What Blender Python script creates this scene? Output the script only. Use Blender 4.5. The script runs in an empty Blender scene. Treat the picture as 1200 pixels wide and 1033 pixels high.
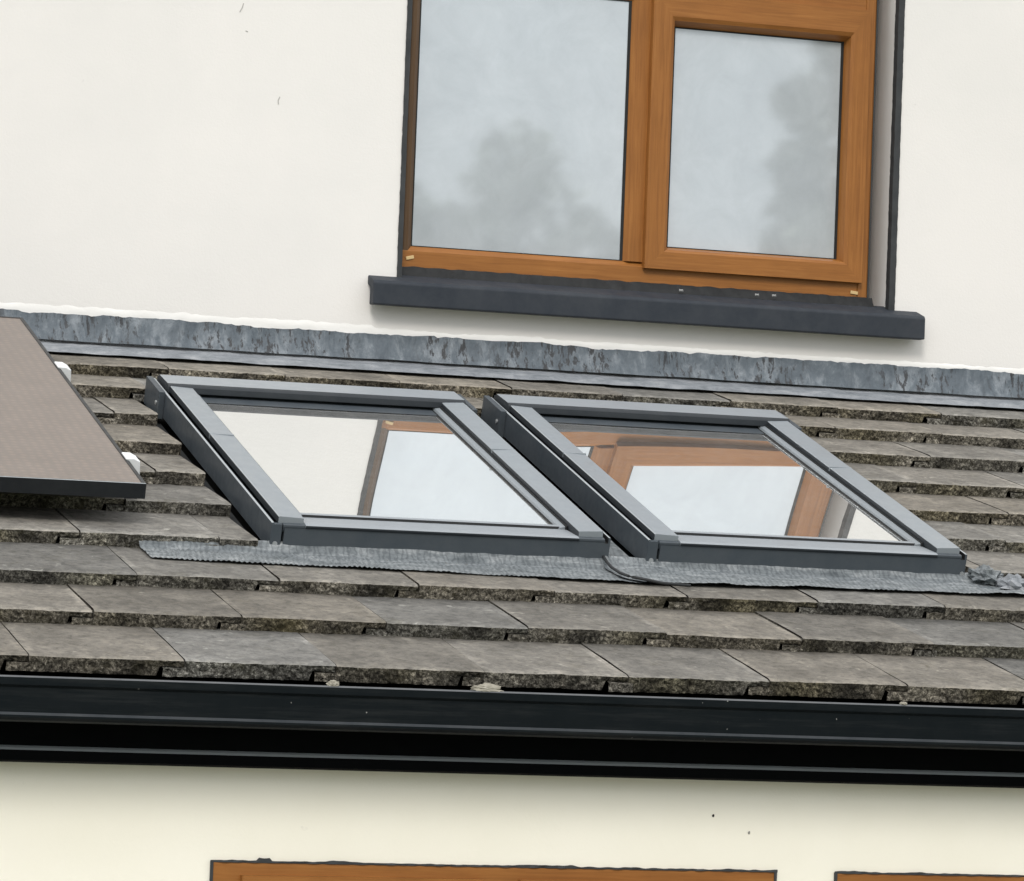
import bpy, math, random
from mathutils import Vector, Matrix, noise
random.seed(7)
sc = bpy.context.scene
COL = sc.collection
P_ROOF = math.radians(17.255)
CP, SP = math.cos(P_ROOF), math.sin(P_ROOF)
NB = -0.068                      # plane of the tile beds, below the skylight tops


def S(u, s, n):                  # roof coordinates: along the wall, down the slope, out of the slope
    return Vector((u, -s * CP - n * SP, -s * SP + n * CP))


def nz(x, y=0.0, z=0.0):
    return noise.noise(Vector((x, y, z)))


# ---------------------------------------------------------------- materials
def mat(name):
    m = bpy.data.materials.new(name)
    m.use_nodes = True
    nt = m.node_tree
    b = nt.nodes['Principled BSDF']
    return m, nt, b


def N(nt, t, **kw):
    n = nt.nodes.new(t)
    for k, v in kw.items():
        if k in n.inputs.keys():
            n.inputs[k].default_value = v
        else:
            setattr(n, k, v)
    return n


def coords(nt, scale=(1, 1, 1), kind='Object', rot=(0, 0, 0)):
    tc = N(nt, 'ShaderNodeTexCoord')
    mp = N(nt, 'ShaderNodeMapping')
    mp.inputs['Scale'].default_value = scale
    mp.inputs['Rotation'].default_value = rot
    nt.links.new(tc.outputs[kind], mp.inputs['Vector'])
    return mp.outputs['Vector']


def nse(nt, vec, scale, detail=4, rough=.55, dist=0.0):
    n = N(nt, 'ShaderNodeTexNoise')
    n.inputs['Scale'].default_value = scale
    n.inputs['Detail'].default_value = detail
    n.inputs['Roughness'].default_value = rough
    n.inputs['Distortion'].default_value = dist
    nt.links.new(vec, n.inputs['Vector'])
    return n.outputs['Fac']


def ramp(nt, fac, stops):
    r = N(nt, 'ShaderNodeValToRGB')
    el = r.color_ramp.elements
    while len(el) < len(stops):
        el.new(.5)
    for e, (p, c) in zip(el, stops):
        e.position = p
        e.color = (c[0], c[1], c[2], 1) if not isinstance(c, (int, float)) else (c, c, c, 1)
    nt.links.new(fac, r.inputs['Fac'])
    return r.outputs['Color']


def mix(nt, fac, a, b, mode='MIX'):
    m = N(nt, 'ShaderNodeMix', data_type='RGBA', blend_type=mode)
    for sock, v in ((m.inputs[0], fac), (m.inputs[6], a), (m.inputs[7], b)):
        if isinstance(v, (int, float)):
            sock.default_value = v
        elif isinstance(v, tuple):
            sock.default_value = (v[0], v[1], v[2], 1)
        else:
            nt.links.new(v, sock)
    return m.outputs[2]


def bump(nt, b, h, strength, dist):
    bp = N(nt, 'ShaderNodeBump')
    bp.inputs['Strength'].default_value = strength
    bp.inputs['Distance'].default_value = dist
    nt.links.new(h, bp.inputs['Height'])
    nt.links.new(bp.outputs['Normal'], b.inputs['Normal'])


def m_render(name, base, dirt, floor=0.0):
    m, nt, b = mat(name)
    v = coords(nt)
    big = nse(nt, v, 1.3, 5, .6)
    c = ramp(nt, big, [(.36, dirt), (.6, base)])
    spot = nse(nt, v, 26, 2, .4)
    c = mix(nt, ramp(nt, spot, [(.2, 1), (.235, 0)]), c, tuple(x * .8 for x in base))
    nt.links.new(c, b.inputs['Base Color'])
    b.inputs['Roughness'].default_value = .85
    h = nse(nt, v, 140, 5, .7)
    h2 = nse(nt, v, 5, 4, .6, 1.2)
    bump(nt, b, mix(nt, .5, h, h2), .22, .006)
    return m


M = {}
M['wall'] = m_render('painted_render', (.78, .758, .735), (.735, .72, .70))
M['lower_wall'] = m_render('cream_render', (.90, .87, .77), (.86, .83, .72))
M['mortar'] = m_render('white_mortar', (.86, .85, .83), (.78, .77, .75))


def m_tile_top():
    m, nt, b = mat('tile_face')
    v = coords(nt)
    at = N(nt, 'ShaderNodeAttribute', attribute_name='tint')
    c = ramp(nt, nse(nt, v, 9, 8, .72), [(.30, (.086, .081, .073)), (.5, (.140, .133, .122)), (.70, (.205, .195, .178))])
    c = mix(nt, .8, c, ramp(nt, nse(nt, v, 48, 8, .82, .4), [(.36, (.40, .39, .36)), (.5, (1, .99, .96)), (.64, (1.45, 1.4, 1.3))]), 'MULTIPLY')
    # pale lichen spots and dark moss stains
    lich = ramp(nt, nse(nt, v, 21, 3, .7, .6), [(.64, 0), (.72, .8)])
    c = mix(nt, lich, c, (.30, .285, .25))
    stain = ramp(nt, nse(nt, v, 14, 7, .82, 1.0), [(.32, .9), (.45, 0)])
    c = mix(nt, stain, c, (.085, .078, .06))
    c = mix(nt, 1.0, c, at.outputs['Color'], 'MULTIPLY')
    nt.links.new(c, b.inputs['Base Color'])
    b.inputs['Roughness'].default_value = .8
    bump(nt, b, nse(nt, v, 230, 6, .8), .5, .003)
    return m


def m_tile_edge():
    m, nt, b = mat('tile_edge')
    v = coords(nt)
    at = N(nt, 'ShaderNodeAttribute', attribute_name='tint')
    f = nse(nt, v, 135, 6, .8, .5)
    c = ramp(nt, f, [(.37, (.010, .009, .008)), (.44, (.060, .055, .046)), (.53, (.150, .140, .120)), (.62, (.40, .375, .32))])
    moss = ramp(nt, nse(nt, v, 13, 6, .75), [(.53, 0), (.64, .7)])
    c = mix(nt, moss, c, (.038, .034, .020))
    c = mix(nt, 1.0, c, at.outputs['Color'], 'MULTIPLY')
    nt.links.new(c, b.inputs['Base Color'])
    b.inputs['Roughness'].default_value = .95
    b.inputs['Specular IOR Level'].default_value = .2
    bump(nt, b, f, 1.0, .006)
    return m


M['tile'] = m_tile_top()
M['tile_edge'] = m_tile_edge()


def m_paint(name, col, rough=.38, spec=.5, metal=0.0, dirt=.25, bscale=60):
    m, nt, b = mat(name)
    v = coords(nt)
    d = nse(nt, v, 13, 7, .72)
    c = mix(nt, ramp(nt, d, [(.35, 0), (.75, dirt)]), col, tuple(x * .6 + .09 for x in col))
    nt.links.new(c, b.inputs['Base Color'])
    r = ramp(nt, nse(nt, v, 24, 5, .7), [(.3, rough - .06), (.7, rough + .14)])
    nt.links.new(r, b.inputs['Roughness'])
    b.inputs['Specular IOR Level'].default_value = spec
    b.inputs['Metallic'].default_value = metal
    bump(nt, b, nse(nt, v, bscale, 3, .5), .06, .002)
    return m


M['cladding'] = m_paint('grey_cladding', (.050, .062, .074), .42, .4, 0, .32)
M['cover'] = m_paint('lit_sash_cover', (.225, .252, .276), .40, .75, 0, .35)  # paler copy of the cladding, sky sheen put into the colour
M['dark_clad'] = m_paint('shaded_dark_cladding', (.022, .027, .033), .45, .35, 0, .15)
M['rim'] = m_paint('edge_highlight', (.36, .39, .41), .4, .6, 0, .3)  # catch-light on thin rims and trims painted as a pale colour
M['hood'] = m_paint('lit_hood_top', (.25, .275, .30), .40, .8, 0, .2)
M['gasket'] = m_paint('black_gasket', (.012, .013, .014), .6, .3, 0, .1)
M['pvc'] = m_paint('black_gutter_plastic', (.0022, .0046, .0062), .5, .12, 0, .03)
M['pvc_lit'] = m_paint('lit_gutter_lip', (.07, .075, .082), .5, .4, 0, .6)  # lip highlight painted as a paler plastic
M['pvc_edge'] = m_paint('lit_gutter_bead', (.022, .027, .032), .5, .3, 0, .3)  # faint highlight painted along the lower bead
M['fascia'] = m_paint('black_fascia', (.0008, .0012, .0018), .5, .05, 0, .006)
M['sill'] = m_paint('dark_grey_sill', (.021, .027, .037), .6, .3, 0, .25)
M['bead'] = m_paint('charcoal_bead', (.03, .033, .036), .6, .3, 0, .3)
M['panel_frame'] = m_paint('black_anodised_frame', (.007, .009, .012), .4, .4, 0, .1)
M['alu'] = m_paint('bright_aluminium', (.85, .87, .89), .35, .5, .25, .05)
M['cap'] = m_paint('cream_cap', (.62, .45, .22), .5, .4, 0, .1)
M['screw'] = m_paint('zinc_screw', (.5, .52, .53), .35, .5, .6, .1)
M['moss'] = m_render('dry_moss', (.40, .38, .33), (.2, .18, .13))
M['dark'] = m_paint('bitumen_underlay', (.010, .009, .008), .9, .1, 0, .1)
M['fleck'] = m_paint('grey_fleck', (.30, .30, .30), .7, .2, 0, .3)
M['scuff'] = m_paint('dark_scuff', (.45, .44, .42), .8, .2, 0, .1)
M['room'] = m_paint('dim_interior', (.05, .05, .048), .9, .2, 0, .1)


def specks(name, amount):
    m = M[name]
    nt = m.node_tree
    b = nt.nodes['Principled BSDF']
    src = b.inputs['Base Color'].links[0].from_socket
    v = coords(nt)
    sp = ramp(nt, nse(nt, v, 85, 2, .5), [(.765, 0), (.79, amount)])
    dust = ramp(nt, nse(nt, coords(nt, (3, 30, 55)), 1.0, 6, .75), [(.5, 0), (.8, amount * .10)])
    c = mix(nt, sp, src, (.4, .4, .38))
    c = mix(nt, dust, c, (.25, .25, .24))
    nt.links.new(c, b.inputs['Base Color'])


specks('pvc', .6)


def m_lead(name, lo, mid, hi, vert=True, dark=.5):
    m, nt, b = mat(name)
    sv = coords(nt, (24, 24, 11)) if vert else coords(nt, (14, 40, 40))
    s1 = nse(nt, sv, 1.0, 6, .7, .4)
    v = coords(nt)
    c = ramp(nt, s1, [(.3, lo), (.5, mid), (.72, hi)])
    blot = nse(nt, v, 30, 7, .8, .6)
    c = mix(nt, .6, c, ramp(nt, blot, [(.3, (.55, .57, .6)), (.6, (1.1, 1.1, 1.1))]), 'MULTIPLY')
    if vert:
        marks = ramp(nt, nse(nt, coords(nt, (70, 70, 14)), 1.0, 4, .7, .25), [(.53, 0), (.60, 1)])
        where = ramp(nt, nse(nt, coords(nt, (3.2, 1, 1)), 1.0, 1, .5), [(.42, 0), (.50, 1)])
        mm = mix(nt, 1.0, marks, where, 'MULTIPLY')
        c = mix(nt, mm, c, (.03, .032, .036))
    nt.links.new(c, b.inputs['Base Color'])
    b.inputs['Roughness'].default_value = .55
    b.inputs['Specular IOR Level'].default_value = .45
    bump(nt, b, nse(nt, v, 45, 5, .7), .5, .006)
    return m


M['lead'] = m_lead('weathered_lead', (.065, .082, .100), (.105, .127, .148), (.24, .265, .29))
M['lead_apron'] = m_lead('pale_lead', (.15, .165, .18), (.225, .24, .26), (.34, .35, .365), False)
M['apron'] = m_lead('pleated_apron_metal', (.095, .108, .115), (.17, .187, .196), (.33, .345, .35), False)
nt_ = M['apron'].node_tree
b_ = nt_.nodes['Principled BSDF']
wv = N(nt_, 'ShaderNodeTexWave', wave_type='BANDS', bands_direction='X')
wv.inputs['Scale'].default_value = 27
wv.inputs['Distortion'].default_value = 7.0
wv.inputs['Detail'].default_value = 2
wv.inputs['Detail Scale'].default_value = 2.5
nt_.links.new(coords(nt_, (1, .35, 1), rot=(0, 0, .5)), wv.inputs['Vector'])
pleat_shade = mix(nt_, 1.0, b_.inputs['Base Color'].links[0].from_socket, ramp(nt_, wv.outputs['Fac'], [(.1, (.74, .75, .76)), (.6, (1.06, 1.06, 1.06))]), 'MULTIPLY')
nt_.links.new(pleat_shade, b_.inputs['Base Color'])  # pleat shading banded into the metal colour
M['channel'] = m_paint('flashing_channel', (.020, .022, .024), .6, .3, 0, .2)


def m_wood(name='golden_oak_foil', tone=(1, 1, 1)):
    m, nt, b = mat(name)
    at = N(nt, 'ShaderNodeAttribute', attribute_name='grain')     # grain direction: 1 = along Z, 0 = along X
    g1 = nse(nt, coords(nt, (5, 60, 130)), 1.0, 6, .7, .6)
    g2 = nse(nt, coords(nt, (130, 60, 5)), 1.0, 6, .7, .6)
    g = mix(nt, at.outputs['Fac'], g1, g2)
    c = ramp(nt, g, [(.25, (.215, .080, .017)), (.5, (.290, .114, .025)), (.75, (.355, .150, .038))])
    c = mix(nt, .35, c, ramp(nt, nse(nt, coords(nt), 7, 4, .6), [(.3, (.7, .68, .64)), (.7, (1.1, 1.1, 1.1))]), 'MULTIPLY')
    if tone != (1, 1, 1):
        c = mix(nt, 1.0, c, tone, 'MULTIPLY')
    nt.links.new(c, b.inputs['Base Color'])
    b.inputs['Roughness'].default_value = .45
    b.inputs['Specular IOR Level'].default_value = .35
    bump(nt, b, g, .12, .001)
    return m


M['wood'] = m_wood()
M['wood_shaded'] = m_wood('shaded_oak_foil', (.36, .50, 1.0))  # shade on the left jamb put into the wood colour


def m_glass_skylight():
    m, nt, b = mat('coated_roof_glass')
    out = nt.nodes['Material Output']
    gl = N(nt, 'ShaderNodeBsdfGlossy')
    gl.inputs['Color'].default_value = (.96, .975, .98, 1)
    gl.inputs['Roughness'].default_value = .0
    df = N(nt, 'ShaderNodeBsdfDiffuse')
    df.inputs['Color'].default_value = (.45, .44, .42, 1)
    mx = N(nt, 'ShaderNodeMixShader')
    dv = coords(nt)
    dust = mix(nt, .5, nse(nt, dv, 3.0, 6, .7), nse(nt, dv, 40, 5, .75))
    nt.links.new(ramp(nt, dust, [(.38, .90), (.64, .80)]), mx.inputs[0])
    nt.links.new(df.outputs[0], mx.inputs[1])
    nt.links.new(gl.outputs[0], mx.inputs[2])
    nt.links.new(mx.outputs[0], out.inputs['Surface'])
    return m


def m_glass_obscured():
    m, nt, b = mat('misted_window_glass')
    out = nt.nodes['Material Output']
    v = coords(nt)
    mist = nse(nt, v, 3.5, 7, .7, .8)
    fine = nse(nt, v, 9, 6, .65, .6)
    gl = N(nt, 'ShaderNodeBsdfGlossy')
    gl.inputs['Color'].default_value = (.93, .97, 1, 1)
    gl.inputs['Roughness'].default_value = .03
    df = N(nt, 'ShaderNodeBsdfDiffuse')
    dc = ramp(nt, mist, [(.3, (.46, .50, .535)), (.7, (.54, .58, .615))])
    dc = mix(nt, .5, dc, ramp(nt, fine, [(.35, (.88, .88, .88)), (.65, (1.08, 1.08, 1.08))]), 'MULTIPLY')
    nt.links.new(dc, df.inputs['Color'])
    mx = N(nt, 'ShaderNodeMixShader')
    mx.inputs[0].default_value = .25
    nt.links.new(df.outputs[0], mx.inputs[1])
    nt.links.new(gl.outputs[0], mx.inputs[2])
    nt.links.new(mx.outputs[0], out.inputs['Surface'])
    return m


M['skyglass'] = m_glass_skylight()
M['pane'] = m_glass_obscured()


def m_pv():
    m, nt, b = mat('solar_glass')
    v = coords(nt)
    vo = N(nt, 'ShaderNodeTexVoronoi')
    vo.inputs['Scale'].default_value = 46
    vo.inputs['Randomness'].default_value = .25
    nt.links.new(v, vo.inputs['Vector'])
    f = nse(nt, v, 7, 5, .7)
    c = ramp(nt, f, [(.3, (.110, .078, .060)), (.7, (.150, .110, .088))])
    c = mix(nt, .9, c, ramp(nt, vo.outputs['Distance'], [(.12, (1.28, 1.24, 1.2)), (.45, (.78, .78, .8))]), 'MULTIPLY')
    nt.links.new(c, b.inputs['Base Color'])
    b.inputs['Roughness'].default_value = .34
    b.inputs['Specular IOR Level'].default_value = 1.0
    b.inputs['IOR'].default_value = 1.75
    bump(nt, b, vo.outputs['Distance'], .10, .003)
    return m


M['pv'] = m_pv()


def m_leaf(name, a, bcol):
    m, nt, b = mat(name)
    c = ramp(nt, nse(nt, coords(nt), 1.4, 4, .7), [(.3, a), (.7, bcol)])
    nt.links.new(c, b.inputs['Base Color'])
    b.inputs['Roughness'].default_value = .6
    return m


M['leaf'] = m_leaf('leaves', (.03, .055, .018), (.09, .13, .045))
M['leaf_dark'] = m_leaf('dark_leaves', (.018, .032, .014), (.06, .085, .035))
M['bark'] = m_leaf('bark', (.06, .045, .033), (.12, .095, .07))


def m_ground():
    m, nt, b = mat('garden_ground')
    v = coords(nt)
    c = ramp(nt, nse(nt, v, .6, 8, .7), [(.3, (.045, .07, .02)), (.5, (.08, .105, .035)), (.7, (.13, .13, .06))])
    sp = N(nt, 'ShaderNodeSeparateXYZ')
    nt.links.new(v, sp.inputs[0])
    mr = N(nt, 'ShaderNodeMapRange')
    mr.inputs['From Min'].default_value = -6.2
    mr.inputs['From Max'].default_value = -6.1
    nt.links.new(sp.outputs['Y'], mr.inputs['Value'])
    c = mix(nt, mr.outputs[0], c, ramp(nt, nse(nt, v, 30, 5, .7), [(.3, (.26, .25, .23)), (.7, (.38, .37, .34))]))
    nt.links.new(c, b.inputs['Base Color'])
    b.inputs['Roughness'].default_value = .95
    return m


M['ground'] = m_ground()


# ---------------------------------------------------------------- mesh helpers
class MB:
    def __init__(self):
        self.v, self.f, self.mi, self.at = [], [], [], []

    def add(self, vs, fs, mi=0, at=1.0):
        o = len(self.v)
        self.v += [tuple(p) for p in vs]
        self.at += [at] * len(vs)
        for i, f in enumerate(fs):
            self.f.append(tuple(o + k for k in f))
            self.mi.append(mi[i] if isinstance(mi, (list, tuple)) else mi)

    def box(self, a, b, fn=None, mi=0, at=1.0):
        (x0, y0, z0), (x1, y1, z1) = a, b
        c = [(x0, y0, z0), (x1, y0, z0), (x1, y1, z0), (x0, y1, z0), (x0, y0, z1), (x1, y0, z1), (x1, y1, z1), (x0, y1, z1)]
        if fn:
            c = [fn(*p) for p in c]
        self.add(c, [(0, 3, 2, 1), (4, 5, 6, 7), (0, 1, 5, 4), (1, 2, 6, 5), (2, 3, 7, 6), (3, 0, 4, 7)], mi, at)

    def prism(self, prof, fn, t0, t1, mi=0, at=1.0, mis=None):
        """extrude a closed profile; fn(a, b, t) -> point"""
        n = len(prof)
        vs = [fn(a, b, t0) for a, b in prof] + [fn(a, b, t1) for a, b in prof]
        fs = [(i, (i + 1) % n, n + (i + 1) % n, n + i) for i in range(n)] + [tuple(range(n)), tuple(range(2 * n - 1, n - 1, -1))]
        self.add(vs, fs, (mis + [mi, mi]) if mis else mi, at)

    def grid(self, fn, nu, nv, mi=0, at=1.0):
        vs = [fn(i / nu, j / nv) for j in range(nv + 1) for i in range(nu + 1)]
        fs = [(j * (nu + 1) + i, j * (nu + 1) + i + 1, (j + 1) * (nu + 1) + i + 1, (j + 1) * (nu + 1) + i) for j in range(nv) for i in range(nu)]
        self.add(vs, fs, mi, at)

    def tube(self, pts, r, seg=8, mi=0):
        pts = [Vector(p) for p in pts]
        rs = r if isinstance(r, list) else [r] * len(pts)
        vs = []
        for i, p in enumerate(pts):
            d = (pts[min(i + 1, len(pts) - 1)] - pts[max(i - 1, 0)]).normalized()
            a = d.orthogonal().normalized()
            b = d.cross(a)
            vs += [p + (a * math.cos(2 * math.pi * k / seg) + b * math.sin(2 * math.pi * k / seg)) * rs[i] for k in range(seg)]
        fs = [(i * seg + k, i * seg + (k + 1) % seg, (i + 1) * seg + (k + 1) % seg, (i + 1) * seg + k) for i in range(len(pts) - 1) for k in range(seg)]
        fs += [tuple(range(seg)), tuple(range(len(pts) * seg - 1, (len(pts) - 1) * seg - 1, -1))]
        self.add(vs, fs, mi)

    def build(self, name, mats, parent=None, bevel=0.0, smooth=False, attr=None, label=None, fix=True):
        me = bpy.data.meshes.new(name)
        me.from_pydata(self.v, [], self.f)
        me.validate()
        for m in (mats if isinstance(mats, (list, tuple)) else [mats]):
            me.materials.append(m)
        if len(me.polygons) == len(self.mi):
            me.polygons.foreach_set('material_index', self.mi)
        if attr:
            a = me.attributes.new(attr, 'FLOAT_COLOR' if attr == 'tint' else 'FLOAT', 'POINT')
            for i, val in enumerate(self.at):
                if attr == 'tint':
                    a.data[i].color = (val[0], val[1], val[2], 1)
                else:
                    a.data[i].value = val
        if smooth:
            me.polygons.foreach_set('use_smooth', [True] * len(me.polygons))
        if fix:
            import bmesh
            bm = bmesh.new()
            bm.from_mesh(me)
            bmesh.ops.recalc_face_normals(bm, faces=bm.faces)
            bm.to_mesh(me)
            bm.free()
        o = bpy.data.objects.new(name, me)
        COL.objects.link(o)
        if parent:
            o.parent = parent
        if bevel:
            md = o.modifiers.new('bevel', 'BEVEL')
            md.width = bevel
            md.segments = 2
            md.limit_method = 'ANGLE'
            md.angle_limit = math.radians(40)
        if label:
            o['label'] = label
        return o


def empty(name, loc=(0, 0, 0), rot=(0, 0, 0), parent=None):
    o = bpy.data.objects.new(name, None)
    COL.objects.link(o)
    o.location = loc
    o.rotation_euler = rot
    o.empty_display_size = .1
    if parent:
        o.parent = parent
    return o


def tag(o, label, cat, group=None):
    o['label'] = label
    o['category'] = cat
    if group:
        o['group'] = group


def copy_tree(o, parent=None):
    c = o.copy()
    COL.objects.link(c)
    c.parent = parent
    for ch in list(o.children):
        copy_tree(ch, c)
    return c


# ================================================================ HOUSE
HZ0 = -3.4                               # ground level at the house
house = empty('house', (0, 0, 0))
tag(house, 'white rendered house with brown framed windows and a grey tiled lean-to roof', 'house')
X0, X1 = -5.5, 8.0

# upper wall with the window opening
OX0, OX1, OZ0, OZ1 = .764, 2.166, .168, 1.62
w = MB()
xs, zs = [X0, OX0, OX1, X1], [-.5, OZ0, OZ1, 3.0]
for i in range(3):
    for j in range(3):
        if i == 1 and j == 1:
            continue
        w.add([(xs[i], 0, zs[j]), (xs[i + 1], 0, zs[j]), (xs[i + 1], 0, zs[j + 1]), (xs[i], 0, zs[j + 1])], [(0, 1, 2, 3)])
D = .30
w.add([(OX0, 0, OZ0), (OX0, D, OZ0), (OX0, D, OZ1), (OX0, 0, OZ1)], [(0, 1, 2, 3)])
w.add([(OX1, 0, OZ0), (OX1, D, OZ0), (OX1, D, OZ1), (OX1, 0, OZ1)], [(0, 1, 2, 3)])
w.add([(OX0, 0, OZ1), (OX1, 0, OZ1), (OX1, D, OZ1), (OX0, D, OZ1)], [(0, 1, 2, 3)])
w.add([(OX0, 0, OZ0), (OX1, 0, OZ0), (OX1, D, OZ0), (OX0, D, OZ0)], [(0, 1, 2, 3)])
w.add([(OX0, D, OZ0), (OX1, D, OZ0), (OX1, D, OZ1), (OX0, D, OZ1)], [(0, 1, 2, 3)])
# sides, back and flat top of the upper storey
w.add([(X0, 0, HZ0), (X0, 5, HZ0), (X0, 5, 3), (X0, 0, 3)], [(0, 1, 2, 3)])
w.add([(X1, 0, HZ0), (X1, 5, HZ0), (X1, 5, 3), (X1, 0, 3)], [(0, 1, 2, 3)])
w.add([(X0, 5, HZ0), (X1, 5, HZ0), (X1, 5, 3), (X0, 5, 3)], [(0, 1, 2, 3)])
w.add([(X0, 0, 3), (X1, 0, 3), (X1, 5, 3), (X0, 5, 3)], [(0, 1, 2, 3)])
w.build('wall', M['wall'], house, label='smooth off-white upper wall around the window', fix=False)

# lower wall of the lean-to, with two window openings whose heads show at the picture's foot
LY = -2.385
LW = [(-.283, .903), (1.042, 2.23)]
LZT, LZB = -1.203, -2.35
w = MB()
xs = [X0, LW[0][0], LW[0][1], LW[1][0], LW[1][1], X1]
zs = [HZ0 - .2, LZB, LZT, -.90]
for i in range(5):
    for j in range(3):
        if j == 1 and i in (1, 3):
            continue
        w.add([(xs[i], LY, zs[j]), (xs[i + 1], LY, zs[j]), (xs[i + 1], LY, zs[j + 1]), (xs[i], LY, zs[j + 1])], [(0, 1, 2, 3)])
for a, b in LW:
    w.add([(a, LY, LZB), (a, LY + .2, LZB), (a, LY + .2, LZT), (a, LY, LZT)], [(0, 1, 2, 3)])
    w.add([(b, LY, LZB), (b, LY + .2, LZB), (b, LY + .2, LZT), (b, LY, LZT)], [(0, 1, 2, 3)])
    w.add([(a, LY, LZT), (b, LY, LZT), (b, LY + .2, LZT), (a, LY + .2, LZT)], [(0, 1, 2, 3)])
    w.add([(a, LY, LZB), (b, LY, LZB), (b, LY + .2, LZB), (a, LY + .2, LZB)], [(0, 1, 2, 3)])
    w.add([(a, LY + .2, LZB), (b, LY + .2, LZB), (b, LY + .2, LZT), (a, LY + .2, LZT)], [(0, 1, 2, 3)])
for x in (X0, X1):
    w.add([(x, LY, HZ0 - .2), (x, 0, HZ0 - .2), (x, 0, -.12), (x, LY, -.85)], [(0, 1, 2, 3)])
w.build('wall', M['lower_wall'], house, label='cream rendered lower wall under the black gutter', fix=False)

# ---------------------------------------------------------------- roof tiles
FR = [.238, .462, .712, .975, 1.230, 1.478, 1.752, 2.045, 2.318, 2.614]    # front edges of the courses, down the slope
TW = .3050
PH = [.100, .005, .170, .02, .16, .04, .19, -.052, .108, -.076]           # joint phase of each course
TH = .031
NOT = .048                                # width of the side lap
SK = [(0.0, .78), (.8694, 1.6494)]


def spans(k, a, b):
    """cut a tile (a..b) of course k around the skylights"""
    if not (.60 < FR[k] < 1.76):
        return [(a, b)]
    lo, hi = -.026 + .008 * nz(k * 3.3), 1.676 + .008 * nz(k * 5.1)
    out = []
    if a < lo:
        out.append((a, min(b, lo)))
    if b > hi:
        out.append((max(a, hi), b))
    return [q for q in out if q[1] - q[0] > .012]


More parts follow.
